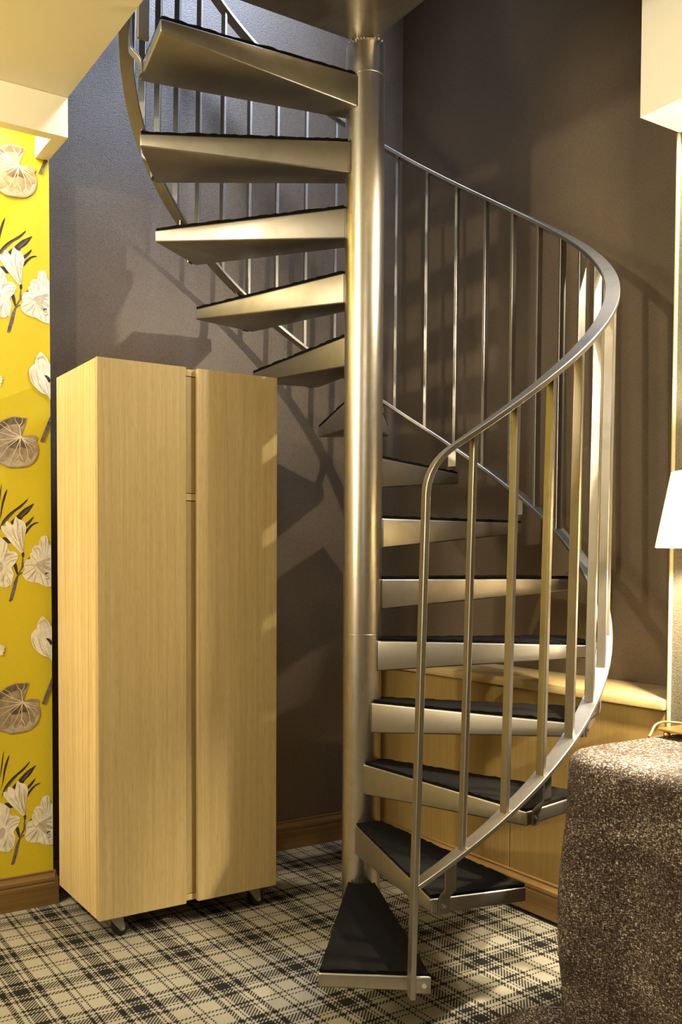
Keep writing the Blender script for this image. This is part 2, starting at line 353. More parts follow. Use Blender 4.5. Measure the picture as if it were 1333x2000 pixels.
('vn',1,[-0.8981,1.7019,-0.8911,1.7038,-0.8884,1.6985,-0.894,1.6935,-0.8995,1.695]),
('pt',1,[-0.8218,2.0059,-0.8091,2.0011,-0.7945,1.9843,-0.7866,1.9687,-0.7696,1.9485,-0.7641,1.9105,-0.7701,1.8712,-0.7846,1.8423,-0.7874,1.847,-0.7988,1.8562,-0.8186,1.8634,-0.841,1.881,-0.8563,1.9013,-0.8622,1.9306,-0.8587,1.946,-0.8455,1.9607,-0.8419,1.9595,-0.8389,1.9767,-0.8318,1.9933]),
('ps',0,[-0.7907,1.8533,-0.8092,1.8816,-0.8261,1.9209,-0.8346,1.9527,-0.8352,1.9525,-0.8272,1.9204,-0.8107,1.8808,-0.7926,1.852]),
('ps',0,[-0.7891,1.8587,-0.7976,1.8963,-0.8062,1.9393,-0.8147,1.9767,-0.8152,1.9765,-0.8073,1.939,-0.7993,1.8958,-0.7913,1.858]),
('ps',0,[-0.795,1.8586,-0.8206,1.8834,-0.8431,1.9111,-0.8558,1.9368,-0.8563,1.9366,-0.8441,1.9104,-0.8219,1.8823,-0.7967,1.857]),
('ps',0,[-0.8102,1.9958,-0.7987,1.9727,-0.7899,1.9436,-0.7894,1.9438,-0.7973,1.9733,-0.8081,1.997]),
('ps',0,[-0.8273,1.9917,-0.8299,1.9667,-0.8211,1.9403,-0.8206,1.9405,-0.8284,1.967,-0.825,1.9917]),
('ps',1,[-0.8413,1.9595,-0.8378,1.9414,-0.8295,1.9149,-0.8212,1.8884,-0.8016,1.8587,-0.81,1.8675,-0.8268,1.8933,-0.8351,1.9253]),
('ps',1,[-0.8347,1.9799,-0.8262,1.989,-0.8092,1.9937,-0.7979,1.9785,-0.8092,1.9854,-0.8234,1.9825]),
('ps',1,[-0.8575,1.9311,-0.8548,1.9069,-0.841,1.8837,-0.8492,1.9075]),
('ld',0,[-0.8068,1.9254,-0.7983,1.9268,-0.7869,1.9192,-0.7827,1.9086,-0.7871,1.8994,-0.7922,1.9044,-0.7984,1.9153]),
('st',0,[-0.7821,1.7874,-0.7899,1.7724,-0.7995,1.7474,-0.811,1.7204,-0.824,1.6873,-0.8169,1.6855,-0.8098,1.6882,-0.7997,1.717,-0.7881,1.7427,-0.7764,1.774]),
('pt',0,[-0.9756,1.9108,-0.9648,1.9066,-0.958,1.9086,-0.9621,1.9015,-0.954,1.8996,-0.9608,1.8949,-0.9582,1.8858,-0.965,1.8825,-0.9624,1.872,-0.9759,1.8734])]
# ------------------------------------------------------------------ palette
M = {}
M['leather'] = mat_leather('dark_brown_leather', (.150, .108, .069))
M['leather_light'] = mat_leather('taupe_leather', (.125, .108, .072), 260, .5, .45)
M['piping'] = mat_plain('cream_piping', (.40, .34, .20), .5)
M['steel'] = mat_steel('brushed_steel')
M['steel_pole'] = mat_steel('pole_steel', (.54, .50, .44), .32, .6, (14, 14, .5))
M['steel_plate'] = mat_steel('mottled_steel_plate', (.42, .38, .31), .36, 1.0, (3, 3, 3))
M['weld'] = mat_steel('weld_bead', (.55, .47, .36), .45, .8)
M['zinc'] = mat_plain('zinc_plate', (.30, .29, .27), .45, 1)
M['bolt'] = mat_plain('bolt_steel', (.62, .62, .62), .25, 1)
M['pile'] = mat_pile('black_carpet_pile', (.0036, .0029, .0023))
M['tartan'] = mat_tartan('tartan_carpet')
M['oak'] = mat_wood('oak_veneer', (.47, .355, .165), (.345, .245, .10), 'z', 1.0, .42, .6)
M['oak_side'] = mat_wood('oak_side_board', (.64, .49, .245), (.40, .255, .095), 'z', .7, .38, .6)
M['oak_edge'] = mat_wood('oak_edge_strip', (.70, .52, .27), (.58, .40, .18), 'x', 1.0, .45, .3)
M['oak_dark'] = mat_wood('oak_recess', (.40, .235, .10), (.31, .17, .065), 'z', 1.0, .5, .4)
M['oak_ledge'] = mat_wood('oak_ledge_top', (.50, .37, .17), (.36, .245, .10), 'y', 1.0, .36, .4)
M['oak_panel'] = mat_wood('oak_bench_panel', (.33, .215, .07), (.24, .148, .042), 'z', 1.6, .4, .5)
M['skirting_x'] = mat_wood('skirting_oak', (.20, .115, .040), (.12, .063, .020), 'x', 1.0, .3, .45)
M['skirting_y'] = mat_wood('skirting_oak_side', (.30, .18, .065), (.19, .105, .034), 'y', 1.0, .3, .45)
M['yellow'] = mat_wallpaper('yellow_wallpaper', (.52, .405, .016))
M['petal'] = mat_print('printed_petal', (.60, .54, .43), (.74, .69, .58), 30)
M['petal_shade'] = mat_print('printed_petal_shade', (.36, .31, .235), (.50, .44, .35), 40)
M['print_dark'] = mat_print('printed_dark_leaf', (.022, .016, .016), (.055, .042, .042), 60)
M['print_mid'] = mat_print('printed_leaf_vein', (.12, .095, .10), (.07, .055, .055), 60)
M['print_stem'] = mat_print('printed_stem', (.16, .12, .115), (.07, .05, .05), 60)
M['lotus'] = mat_print('printed_lotus_leaf', (.20, .15, .095), (.34, .265, .175), 28)
M['lotus_dark'] = mat_print('printed_lotus_leaf_dark', (.075, .05, .03), (.16, .115, .075), 34)
M['lotus_pale'] = mat_print('printed_lotus_leaf_rim', (.40, .33, .25), (.29, .225, .155), 34)
M['lotus_vein'] = mat_print('printed_lotus_vein', (.58, .50, .37), (.50, .42, .30), 30)
M['cream'] = mat_paint('cream_paint', (.84, .76, .54))
M['white'] = mat_paint('warm_white_paint', (.82, .77, .66))
M['room'] = mat_paint('room_wall_paint', (.24, .19, .13))
M['tweed'] = mat_tweed('brown_tweed')
M['black'] = mat_plain('black_rubber', (.004, .004, .004), .5)
M['void'] = mat_plain('black_recess', (.006, .005, .005), .8)
M['brass'] = mat_plain('brushed_brass', (.78, .52, .18), .28, 1, .05, 200)
M['cord'] = mat_plain('brown_cord', (.22, .13, .06), .5)

def lamp_mat(name, col, st):
    t = NT(name)
    t.b.inputs['Emission Color'].default_value = (*col, 1)
    t.b.inputs['Emission Strength'].default_value = st
    return t.set(col, .8)
def shade_mat():
    t = NT('lamp_shade_fabric')
    t.set((.9, .85, .74), .9, 0, .1)
    tr = t.new('ShaderNodeBsdfTranslucent'); tr.inputs[0].default_value = (.95, .86, .66, 1)
    mx = t.new('ShaderNodeMixShader'); mx.inputs[0].default_value = .5
    t.b.inputs['Emission Color'].default_value = (1, .86, .6, 1); t.b.inputs['Emission Strength'].default_value = 1.2
    out = t.n['Material Output']
    t.l.new(t.b.outputs[0], mx.inputs[1]); t.l.new(tr.outputs[0], mx.inputs[2]); t.l.new(mx.outputs[0], out.inputs[0])
    return t.m
M['shade'] = shade_mat()
M['bulb'] = lamp_mat('glowing_bulb', (1, .80, .50), 25)

# ------------------------------------------------------------------ the setting
H1, H2 = 2.822, 3.0           # ceiling underside, upper floor level
TOP = 5.2
XE = -.786                    # edge of the stair well: end of the yellow wall
YB, XR, XL, YP = .928, .93, .655, -.672
YW = .825

bm = bmesh.new(); box(bm, -4.2, 1.05, -4.6, 1.05, -.10, 0)
structure(finish('floor', bm, M['tartan']), 'tartan carpet in black and beige', 'floor')
bm = bmesh.new(); box(bm, XE - .02, 1.05, YB, 1.05, 0, TOP)
structure(finish('wall_back', bm, M['leather']), 'dark brown leather wall behind the stair', 'wall')
bm = bmesh.new(); box(bm, XR, 1.05, YP - .12, YB, 0, TOP)
structure(finish('wall_right', bm, M['leather']), 'dark brown leather wall right of the stair', 'wall')

# raised leather panel of the room wall with its piped edge
bm = bmesh.new(); box(bm, XL, XR, -4.6, YP, 0, H1)
w = structure(finish('wall_front_right', bm, M['leather_light']), 'lighter pebbled leather wall panel behind the lamp', 'wall')
bm = bmesh.new(); rod(bm, (XL - .002, YP + .002, .0), (XL - .002, YP + .002, 2.53), .006, 10)
finish('piping', bm, M['piping'], w)

# yellow wallpaper wall: the printed pattern lies in the wall's own mesh
def clip(poly, axis, lim, keep_less):
    out = []
    for i in range(len(poly)):
        a, b = poly[i], poly[(i+1) % len(poly)]
        ia = (a[axis] <= lim) == keep_less; ib = (b[axis] <= lim) == keep_less
        if ia: out.append(a)
        if ia != ib:
            f = (lim - a[axis]) / (b[axis] - a[axis])
            out.append((a[0] + (b[0]-a[0])*f, a[1] + (b[1]-a[1])*f))
    return out
def smooth_poly(p):
    out = []
    n = len(p)
    for i in range(n):
        p0, p1, p2, p3 = p[i-1], p[i], p[(i+1) % n], p[(i+2) % n]
        for k in range(3):
            s = k/3
            out.append(tuple(.5*((2*p1[j]) + (-p0[j]+p2[j])*s + (2*p0[j]-5*p1[j]+4*p2[j]-p3[j])*s*s + (-p0[j]+3*p1[j]-3*p2[j]+p3[j])*s**3) for j in (0, 1)))
    return out
PM = ['yellow', 'petal', 'petal_shade', 'print_dark', 'print_mid', 'print_stem', 'lotus', 'lotus_dark', 'lotus_pale', 'lotus_vein']
KEY = dict(pt=1, ps=2, ld=3, lm=4, st=5, lf=6, lk=7, lt=8, vn=9)
bm = bmesh.new(); box(bm, -4.2, XE + .003, YW, YB + .1, 0, H1)
for kx in range(0, 5):
    for kz in (-2, -1, 0, 1, 2):
        dx, dz = -.62*kx, .948*kz + (.474 if kx % 2 else 0)
        for li, (key, sm, flat) in enumerate(MOTIF):
            pl = [(flat[i] + dx, flat[i+1] + dz) for i in range(0, len(flat), 2)]
            if sm: pl = smooth_poly(pl)
            for ax, lim, less in ((0, XE + .002, True), (1, H1 - .01, True), (1, .115, False), (0, -4.15, False)):
                pl = clip(pl, ax, lim, less) if len(pl) > 2 else pl
            if len(pl) < 3: continue
            y = YW - .0003 - .00006*li
            q = []
            for x, z in pl:
                if not q or abs(x - q[-1][0]) + abs(z - q[-1][1]) > 2e-5: q.append((x, z))
            if len(q) < 3: continue
            vo, eo, fo, *_ = delaunay_2d_cdt([Vector(p) for p in q], [], [list(range(len(q)))], 1, 1e-6)
            vb = [bm.verts.new((p.x, y, p.y)) for p in vo]
            for tri in fo:
                f = bm.faces.new([vb[t_] for t_ in tri])
                f.material_index = KEY[key]
wl = finish('wall_left', bm, [M[k] for k in PM])
wl.data.polygons.foreach_set('use_smooth', [False]*len(wl.data.polygons))
structure(wl, 'yellow wallpaper wall with white lilies and grey leaves', 'wall')

# skirting boards: moulded profile
PROF = [(0, 0), (.016, 0), (.016, .078), (.0145, .081), (.0135, .084), (.0165, .090), (.0155, .100), (.009, .108), (.006, .1165), (.0075, .121), (.006, .124), (0, .124)]
def skirting(name, p0, p1, out, mat, ends=True):
    bm = bmesh.new()
    R = [[bm.verts.new((p[0] + out[0]*d, p[1] + out[1]*d, z)) for d, z in PROF] for p in (p0, p1)]
    n = len(PROF)
    for k in range(n - 1):
        bm.faces.new((R[0][k], R[0][k+1], R[1][k+1], R[1][k]))
    bm.faces.new(R[0][::-1]); bm.faces.new(R[1])
    bm.faces.new((R[0][n-1], R[0][0], R[1][0], R[1][n-1]))
    return structure(finish(name, bm, mat, angle=25))
skirting('baseboard_back', (XE + .004, YB), (XL, YB), (0, -1), M['skirting_x'])
skirting('baseboard_left', (-4.2, YW), (XE + .003, YW), (0, -1), M['skirting_x'])
skirting('baseboard_left_return', (XE + .003, YW - .016), (XE + .003, YB - .016), (1, 0), M['skirting_x'])

# ceiling of the room with the opening of the stair well
bm = bmesh.new()
box(bm, -4.2, XE, -4.6, YW, H1, H2)
box(bm, XE, 1.05, -4.6, -.86, H1, H2)
structure(finish('ceiling', bm, M['cream']), 'cream ceiling with the stair opening', 'ceiling')
# cove soffit over the yellow wall
bm = bmesh.new()
zs = 2.689
box(bm, -4.2, XE, .613, .655, zs, H1 - .001)
box(bm, XE - .048, XE, .655, YW - .001, zs, H1 - .001)
structure(finish('trim_1', bm, M['cream']), 'cream cove soffit above the yellow wall', 'soffit')
# white soffit over the right wall panel
bm = bmesh.new()
zr = 2.532
box(bm, .472, XL, YP - .075, YP, zr, 3.4)
box(bm, .472, .535, -4.6, YP - .075, zr, 3.4)
box(bm, .535, XL, -4.6, YP - .075, 2.66, 3.4)
structure(finish('trim_2', bm, M['white']), 'white soffit with a light slot over the leather panel', 'soffit')
# walls behind the camera and of the storey above
bm = bmesh.new(); box(bm, -4.3, -4.2, -4.6, 1.05, 0, H1); structure(finish('wall_far_left', bm, M['room']))
bm = bmesh.new(); box(bm, -4.2, 1.05, -4.7, -4.6, 0, H1); structure(finish('wall_front', bm, M['room']))
bm = bmesh.new(); box(bm, -2.4, XE - .02, YB, 1.05, H2, TOP); structure(finish('wall_upper_left', bm, M['leather']))
bm = bmesh.new(); box(bm, -2.5, 1.05, -2.2, 1.05, TOP, TOP + .1); structure(finish('ceiling_upper', bm, M['white']))
bm = bmesh.new(); box(bm, -2.5, 1.05, -2.3, -2.2, H2, TOP); structure(finish('wall_upper_front', bm, M['white']))
bm = bmesh.new(); box(bm, -2.5, -2.4, -2.2, 1.05, H2, TOP); structure(finish('wall_upper_far_left', bm, M['white']))
bm = bmesh.new(); box(bm, XR, 1.05, -2.2, YP - .12, H2, TOP); structure(finish('wall_upper_right', bm, M['white']))

# ------------------------------------------------------------------ built-in oak bench along the right wall
t = thing('built_in_bench', 'long low oak built-in bench with panelled front under the stair along the leather wall', 'bench', (XL + .1, .1, 0))
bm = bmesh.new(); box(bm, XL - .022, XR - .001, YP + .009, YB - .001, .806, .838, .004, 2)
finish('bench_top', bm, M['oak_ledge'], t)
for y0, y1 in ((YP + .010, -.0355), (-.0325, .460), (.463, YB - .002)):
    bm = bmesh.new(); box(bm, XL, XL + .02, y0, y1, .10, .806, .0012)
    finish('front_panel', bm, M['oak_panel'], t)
bm = bmesh.new(); box(bm, XL + .006, XL + .03, YP + .012, YB - .004, .09, .80)
finish('carcass', bm, M['void'], t)
bm = bmesh.new()
R = [[bm.verts.new((XL - d, y, z + .016)) for d, z in PROF] for y in (YP + .009, YB - .018)]
n = len(PROF)
for k in range(n-1): bm.faces.new((R[0][k], R[0][k+1], R[1][k+1], R[1][k]))
bm.faces.new(R[0][::-1]); bm.faces.new(R[1]); bm.faces.new((R[0][n-1], R[0][0], R[1][0], R[1][n-1]))
finish('skirting_board', bm, M['skirting_y'], t, 25)
bm = bmesh.new(); box(bm, XL - .004, XL + .02, YP + .02, YB - .02, .0, .03)
finish('toe_recess', bm, M['void'], t)

# ------------------------------------------------------------------ spiral staircase
ST = thing('spiral_staircase', 'brushed steel spiral staircase with black carpeted treads beside the oak cabinet', 'staircase', (0, 0, 0))
TH0, DTH = -2.176499, .393374
RT, RI, WI, WO, TI, TO, Z1, HR, RP = .712067, .047398, .090394, .28599, .098799, .038834, .2002, .2, .062787

# pole in three lengths (seams) with a weld bead under the landing
bm = bmesh.new()
prof = [(RP, 0.0)]
for zseam in (1.022, 2.812):
    prof += [(RP, zseam - .0015), (RP - .0012, zseam), (RP, zseam + .0015)]
prof.append((RP, 2.914))
lathe(bm, prof, 0, 0, 64)
finish('pole', bm, M['steel_pole'], ST)
bm = bmesh.new()
for k in range(44):
    a = 2*PI*k/44 + random.uniform(-.05, .05)
    r = random.uniform(.0024, .0046)
    if math.cos(a)*RP > -.006 + .03 or math.sin(a)*RP > .004: continue
    bmesh.ops.create_icosphere(bm, subdivisions=1, radius=r, matrix=Matrix.Translation(((RP+.001)*math.cos(a), (RP+.001)*math.sin(a), 2.911 + random.uniform(-.003, .003))))
finish('weld_bead', bm, M['weld'], ST)
bm = bmesh.new(); lathe(bm, [(.10, 0), (.10, .006), (RP + .004, .008)], 0, 0, 48)
finish('floor_flange', bm, M['steel_pole'], ST)

RR, F0, DF, ZT, STP, ZB, SBT, TX, TY, BX, BY, PH = .754616, -2.033212, .162642, 1.498118, .504588, .449283, .514313, .01079, .009771, -.018285, -.004239, .013042
def rail_low(i, dr=0):
    a = F0 + i*DF
    return Vector(((RR+dr)*math.cos(a) + BX, (RR+dr)*math.sin(a) + BY, ZB + SBT*i*DF)), Vector((math.cos(a), math.sin(a), 0))
def rail_top(i, dr=0):
    a = F0 + i*DF + PH
    return Vector(((RR+dr)*math.cos(a) + TX, (RR+dr)*math.sin(a) + TY, ZT + STP*i*DF)), Vector((math.cos(a), math.sin(a), 0))

for k in range(14):
    th = TH0 + k*DTH
    c, s = math.cos(th), math.sin(th)
    def P(u, v, z): return Vector((u*c - v*s, u*s + v*c, z))
    zt = Z1 + k*HR
    bm = bmesh.new()
    hexa(bm, [P(RI, -WI/2, zt-TI), P(RT, -WO/2, zt-TO), P(RT, WO/2, zt-TO), P(RI, WI/2, zt-TI),
              P(RI, -WI/2, zt), P(RT, -WO/2, zt), P(RT, WO/2, zt), P(RI, WI/2, zt)], .0055, 3)
    tr = finish('tread', bm, M['steel'], ST)
    # carpet pad with a slightly ragged edge
    bm = bmesh.new()
    NU, NV = 40, 14
    def wid(u): return WI + (WO-WI)*(u-RI)/(RT-RI)
    grid = []
    for i in range(NU+1):
        u = RP - .006 + (RT - .004 - RP + .006)*i/NU
        row = []
        for j in range(NV+1):
            v = (j/NV - .5)*(wid(u) - .006)
            e = i in (0, NU) or j in (0, NV)
            row.append(bm.verts.new(P(u, v, zt + .0095 + (random.uniform(-.003, .0012) if e else random.uniform(-.0008, .0008)))))
        grid.append(row)
    for i in range(NU):
        for j in range(NV):
            bm.faces.new((grid[i][j], grid[i+1][j], grid[i+1][j+1], grid[i][j+1]))
    ring = [grid[i][0] for i in range(NU+1)] + [grid[NU][j] for j in range(1, NV+1)] + [grid[i][NV] for i in range(NU-1, -1, -1)] + [grid[0][j] for j in range(NV-1, 0, -1)]
    low = [bm.verts.new((v.co.x, v.co.y, zt - .0005)) for v in ring]
    for i in range(len(ring)):
        j = (i+1) % len(ring)
        bm.faces.new((ring[i], low[i], low[j], ring[j]))
    finish('carpet_pad', bm, M['pile'], tr)['label'] = 'black carpet pad'
    # strap that carries the rail, or the plate of the newel on the first tread
    bw = .032
    if k == 0:
        bm = bmesh.new()
        hexa(bm, [P(RT-.001, .086, zt-TO-.003), P(RT+.006, .086, zt-TO-.003), P(RT+.006, .1435, zt-TO-.003), P(RT-.001, .1435, zt-TO-.003),
                  P(RT-.001, .086, zt-.004), P(RT+.006, .086, zt-.004), P(RT+.006, .1435, zt+.001), P(RT-.001, .1435, zt+.001)], .002, 2)
        bm2v = .126
    else:
        bm2v = -(WO/2 - .036)
        a = math.atan2(P(RT, bm2v, 0).y, P(RT, bm2v, 0).x)
        while a < F0: a += 2*PI
        while (ZB + SBT*(a - F0)) - zt < -.06: a += 2*PI
        zr_ = ZB + SBT*(a-F0) - .004
        x0 = RT + .003
        x1 = RR - .006
        path = [(x0, zt-TO-.001), (x0, zt-.010), (x0+.003, zt+.002), (x0+.014, zt+.016), (x1-.010, zt+.024), (x1-.002, zt+.032), (x1, zt+.044), (x1, zr_)]
        # smooth it a little
        pts = [P(u, bm2v, z) for u, z in path]
        tang = P(0, 1, 0)
        bm = bmesh.new()
        sweep(bm, pts, [tang]*len(pts), bw, .006, .001)
    finish('rail_bracket', bm, M['steel'], tr)
    bm = bmesh.new()
    bu = RT + .005
    rod(bm, P(bu, bm2v, zt - TO*.52), P(bu + .0045, bm2v, zt - TO*.52), .0062, 20)
    rod(bm, P(bu+.004, bm2v, zt - TO*.52), P(bu + .0052, bm2v, zt - TO*.52), .0030, 6)
    finish('bolt', bm, M['bolt'], tr)

# landing plate at the top
bm = bmesh.new()
box(bm, XE + .002, -.004, -.858, -.012, 2.914, 2.996, .003, 2)
ld = finish('landing', bm, M['steel_plate'], ST)
bm = bmesh.new(); box(bm, XE + .008, -.010, -.85, -.018, 2.9955, 3.005)
finish('carpet_pad', bm, M['pile'], ld)

# lower rail, handrail with the bend into the newel, balusters
IEND = 31.6
pts, wd = [], []
for j in range(0, 320):
    i = .06 + (IEND - .06)*j/319
    p, w_ = rail_low(i); pts.append(p); wd.append(w_)
bm = bmesh.new(); sweep(bm, pts, wd, .044, .012)
finish('lower_rail', bm, M['steel'], ST)

def newel_pt(z):
    b, w0 = rail_low(0); tp, w1 = rail_top(0)
    f = (z - b.z)/(tp.z - b.z)
    q = b.lerp(tp, f); q.z = z
    return q
pts, wd = [], []
w0 = rail_low(0)[1]
zA = ZT - .075
for j in range(13):
    z = .174 + (zA - .174)*j/12
    pts.append(newel_pt(z)); wd.append(w0)
P0, P1, P2 = pts[-1], newel_pt(ZT + .004), rail_top(.62)[0]
for j in range(1, 13):
    s = j/12
    pts.append(P0*(1-s)**2 + P1*2*s*(1-s) + P2*s*s); wd.append((w0*(1-s) + rail_top(.62)[1]*s).normalized())
for j in range(1, 320):
    i = .62 + (IEND - .62)*j/319
    p, w_ = rail_top(i); pts.append(p); wd.append(w_)
bm = bmesh.new()
# the bar is narrower as newel, wider as handrail
sweep(bm, pts, wd, .042, .0130)
hr = finish('handrail', bm, M['steel'], ST)
for i in range(1, 32):
    a, wa = rail_low(i); b, wb = rail_top(i)
    a = a + (b-a).normalized()*.003; b = b - (b-a).normalized()*.003
    bm = bmesh.new(); sweep(bm, [a, b], [wa, wb], .025, .0118)
    finish('baluster', bm, M['steel'], ST)
a, wa = rail_low(IEND); b, wb = rail_top(IEND)
a = a.copy(); a.z = 2.735
bm = bmesh.new(); sweep(bm, [a, b + Vector((0, 0, .005))], [wa, wb], .034, .0105)
finish('end_post', bm, M['steel'], ST)

# ------------------------------------------------------------------ oak storage cabinet on castors
CX0, CX1, CY0, CY1, CZ0, CZ1 = -.777, -.092, .381, .774, .080, 1.912
cab = thing('storage_cabinet', 'tall two-door oak cabinet on castors beside the yellow wallpaper', 'cabinet', ((CX0+CX1)/2, (CY0+CY1)/2, 0))
bm = bmesh.new()
yd = CY0 + .020
for x0, x1 in ((CX0, CX0 + .020), (CX1 - .020, CX1)):
    box(bm, x0, x1, yd, CY1, CZ0, CZ1, .001)
box(bm, CX0 + .02, CX1 - .02, yd, CY1, CZ1 - .024, CZ1 - .001, .0008)
box(bm, CX0 + .02, CX1 - .02, yd, CY1, CZ0 + .001, CZ0 + .022, .0008)
box(bm, CX0 + .02, CX1 - .02, CY1 - .01, CY1 - .002, CZ0 + .02, CZ1 - .02)
finish('carcass', bm, M['oak_side'], cab)
bm = bmesh.new(); box(bm, CX0 + .02, CX1 - .02, yd + .001, CY1 - .012, 1.466, 1.489, .0008)
finish('shelf', bm, M['oak_edge'], cab)
for z0, z1 in ((CZ0 + .0245, 1.4635), (1.4915, CZ1 - .0265)):
    bm = bmesh.new(); box(bm, -.47, -.400, yd + .0015, yd + .02, z0, z1)
    finish('centre_strip', bm, M['oak'], cab)
for x0, x1 in ((CX0 + .0005, -.457), (-.412, CX1 - .0005)):
    bm = bmesh.new(); box(bm, x0, x1, CY0, yd - .0015, CZ0 - .001, CZ1 + .001, .0012)
    finish('door', bm, M['oak'], cab)
for cx, cy in ((CX0 + .075, CY0 + .060), (CX1 - .075, CY0 + .060), (CX0 + .075, CY1 - .060), (CX1 - .075, CY1 - .060)):
    bm = bmesh.new()
    box(bm, cx - .034, cx + .034, cy - .030, cy + .034, CZ0 - .004, CZ0 - .0005, .001)
    ax, az = cx + .022, .0275
    for sy in (-.026, .026):
        pr = [(cx - .032, CZ0 - .003), (cx + .022, CZ0 - .003), (ax + .0095, az + .004), (ax + .0085, az - .006), (ax + .002, az - .011), (ax - .007, az - .008)]
        A = [bm.verts.new((x, cy + sy, z)) for x, z in pr]; B = [bm.verts.new((x, cy + sy + .002, z)) for x, z in pr]
        bm.faces.new(A); bm.faces.new(B[::-1])
        for i in range(len(pr)):
            j = (i+1) % len(pr); bm.faces.new((A[i], B[i], B[j], A[j]))
    ca = finish('castor', bm, M['zinc'], cab)
    bm = bmesh.new()
    prof = [(.010, -.022), (.022, -.022), (.026, -.018), (.0275, -.010), (.0275, .010), (.026, .018), (.022, .022), (.010, .022)]
    R = [[bm.verts.new((ax + r*math.cos(2*PI*k/28), cy + y, az + r*math.sin(2*PI*k/28))) for k in range(28)] for r, y in prof]
    for A, B in zip(R, R[1:]):
        for k in range(28): bm.faces.new((A[k], A[(k+1) % 28], B[(k+1) % 28], B[k]))
    bm.faces.new(R[0][::-1]); bm.faces.new(R[-1])
    finish('wheel', bm, M['black'], ca)
    bm = bmesh.new(); rod(bm, (ax, cy - .029, az), (ax, cy + .030, az), .004, 14)
    finish('axle', bm, M['bolt'], ca)

# ------------------------------------------------------------------ table hidden under a tweed throw
TZ = .778
bm = bmesh.new()
X0, X1, Y0, Y1 = -.020, .60, -1.75, -.785
def outline(n=220):
    """rounded rectangle, generous corner towards the stair; returns (point, outward)"""
    rc = {'fl': .15, 'fr': .07, 'nl': .07, 'nr': .07}
    segs = []
    def arc(cx, cy, r, a0, a1, k):
        for i in range(k):
            a = rad(a0 + (a1-a0)*i/k)
            segs.append((cx + r*math.cos(a), cy + r*math.sin(a), math.cos(a), math.sin(a)))
    def line(xa, ya, xb, yb, nx, ny, k):
        for i in range(k):
            f = i/k; segs.append((xa + (xb-xa)*f, ya + (yb-ya)*f, nx, ny))
    r = rc['fr']; arc(X1-r, Y1-r, r, 0, 90, 14)
    r2 = rc['fl']; line(X1-r, Y1, X0+r2, Y1, 0, 1, 40); arc(X0+r2, Y1-r2, r2, 90, 180, 34)
    r3 = rc['nl']; line(X0, Y1-r2, X0, Y0+r3, -1, 0, 70); arc(X0+r3, Y0+r3, r3, 180, 270, 14)
    r4 = rc['nr']; line(X0+r3, Y0, X1-r4, Y0, 0, -1, 40); arc(X1-r4, Y0+r4, r4, 270, 360, 14)
    line(X1, Y0+r4, X1, Y1-r, 1, 0, 50)
    return segs
OUT = outline()
levels = [('in', f) for f in (0.02, .25, .5, .7, .84, .93)] + [('edge', a) for a in (0, 15, 30, 45, 60, 75, 90)] + [('side', f) for f in (.03, .07, .12, .18, .25, .32, .4, .48, .56, .64, .72, .8, .87, .94, 1.0)]
cx_, cy_ = (X0+X1)/2, (Y0+Y1)/2
rings = []
rr = .040
perim = len(OUT)
for typ, f in levels:
    ring = []
    for i, (x, y, nx, ny) in enumerate(OUT):
        bx, by = x - nx*rr, y - ny*rr
        if typ == 'in':
            px, py, pz = cx_ + (bx-cx_)*f, cy_ + (by-cy_)*f, TZ
        elif typ == 'edge':
            a = rad(f); px, py, pz = bx + nx*rr*math.sin(a), by + ny*rr*math.sin(a), TZ - rr*(1-math.cos(a))
        else:
            q = i/perim
            z = (TZ - rr)*(1-f) + .004*f
            ph = 2*PI*q
            fold = .012*math.sin(9*ph + 1.0) + .008*math.sin(17*ph + 2.2)
            # a deep fold stands out where the corner nearest the stair hangs
            dc = ((i - 84)/9.0)
            lobe = .055*math.exp(-dc*dc) - .03*math.exp(-((i-98)/5.0)**2)
            amp = f**.8
            d = (.006 + fold)*amp*(1 - .5*f) + lobe*math.sin(PI*min(1, f*1.05))
            if nx > .7: d = min(d, .045)
            px, py, pz = x + nx*d, y + ny*d, z
        pz += .0012*noise.noise(Vector((px*40, py*40, pz*40)))
        ring.append(bm.verts.new((px, py, pz)))
    rings.append(ring)
for A, B in zip(rings, rings[1:]):
    for k in range(perim):
        bm.faces.new((A[k], A[(k+1) % perim], B[(k+1) % perim], B[k]))
bm.faces.new(rings[0])
throw = finish('throw_blanket', bm, M['tweed'], None, 80)
tag(throw, 'brown and cream tweed throw draped over a table down to the tartan carpet', 'throw')
bm = bmesh.new()
# end of the throw that lies on the floor
NA, NB = 26, 16
g = []
for i in range(NA+1):
    row = []
    for j in range(NB+1):
        u, v = i/NA, j/NB
        x = -.055 + .26*u + .012*math.sin(7*v)
        y = -.99 + .35*v + .015*math.sin(6*u + .5)
        h = .085*math.sin(PI*min(1, v*1.02))**.8*(.55 + .45*math.sin(PI*u)) + .008*math.sin(11*u + 5*v)
        row.append(bm.verts.new((x, y, max(.002, h*min(1, 6*u, 6*(1.02-u))))))
    g.append(row)
for i in range(NA):
    for j in range(NB): bm.faces.new((g[i][j], g[i+1][j], g[i+1][j+1], g[i][j+1]))
finish('trailing_end', bm, M['tweed'], throw, 80)

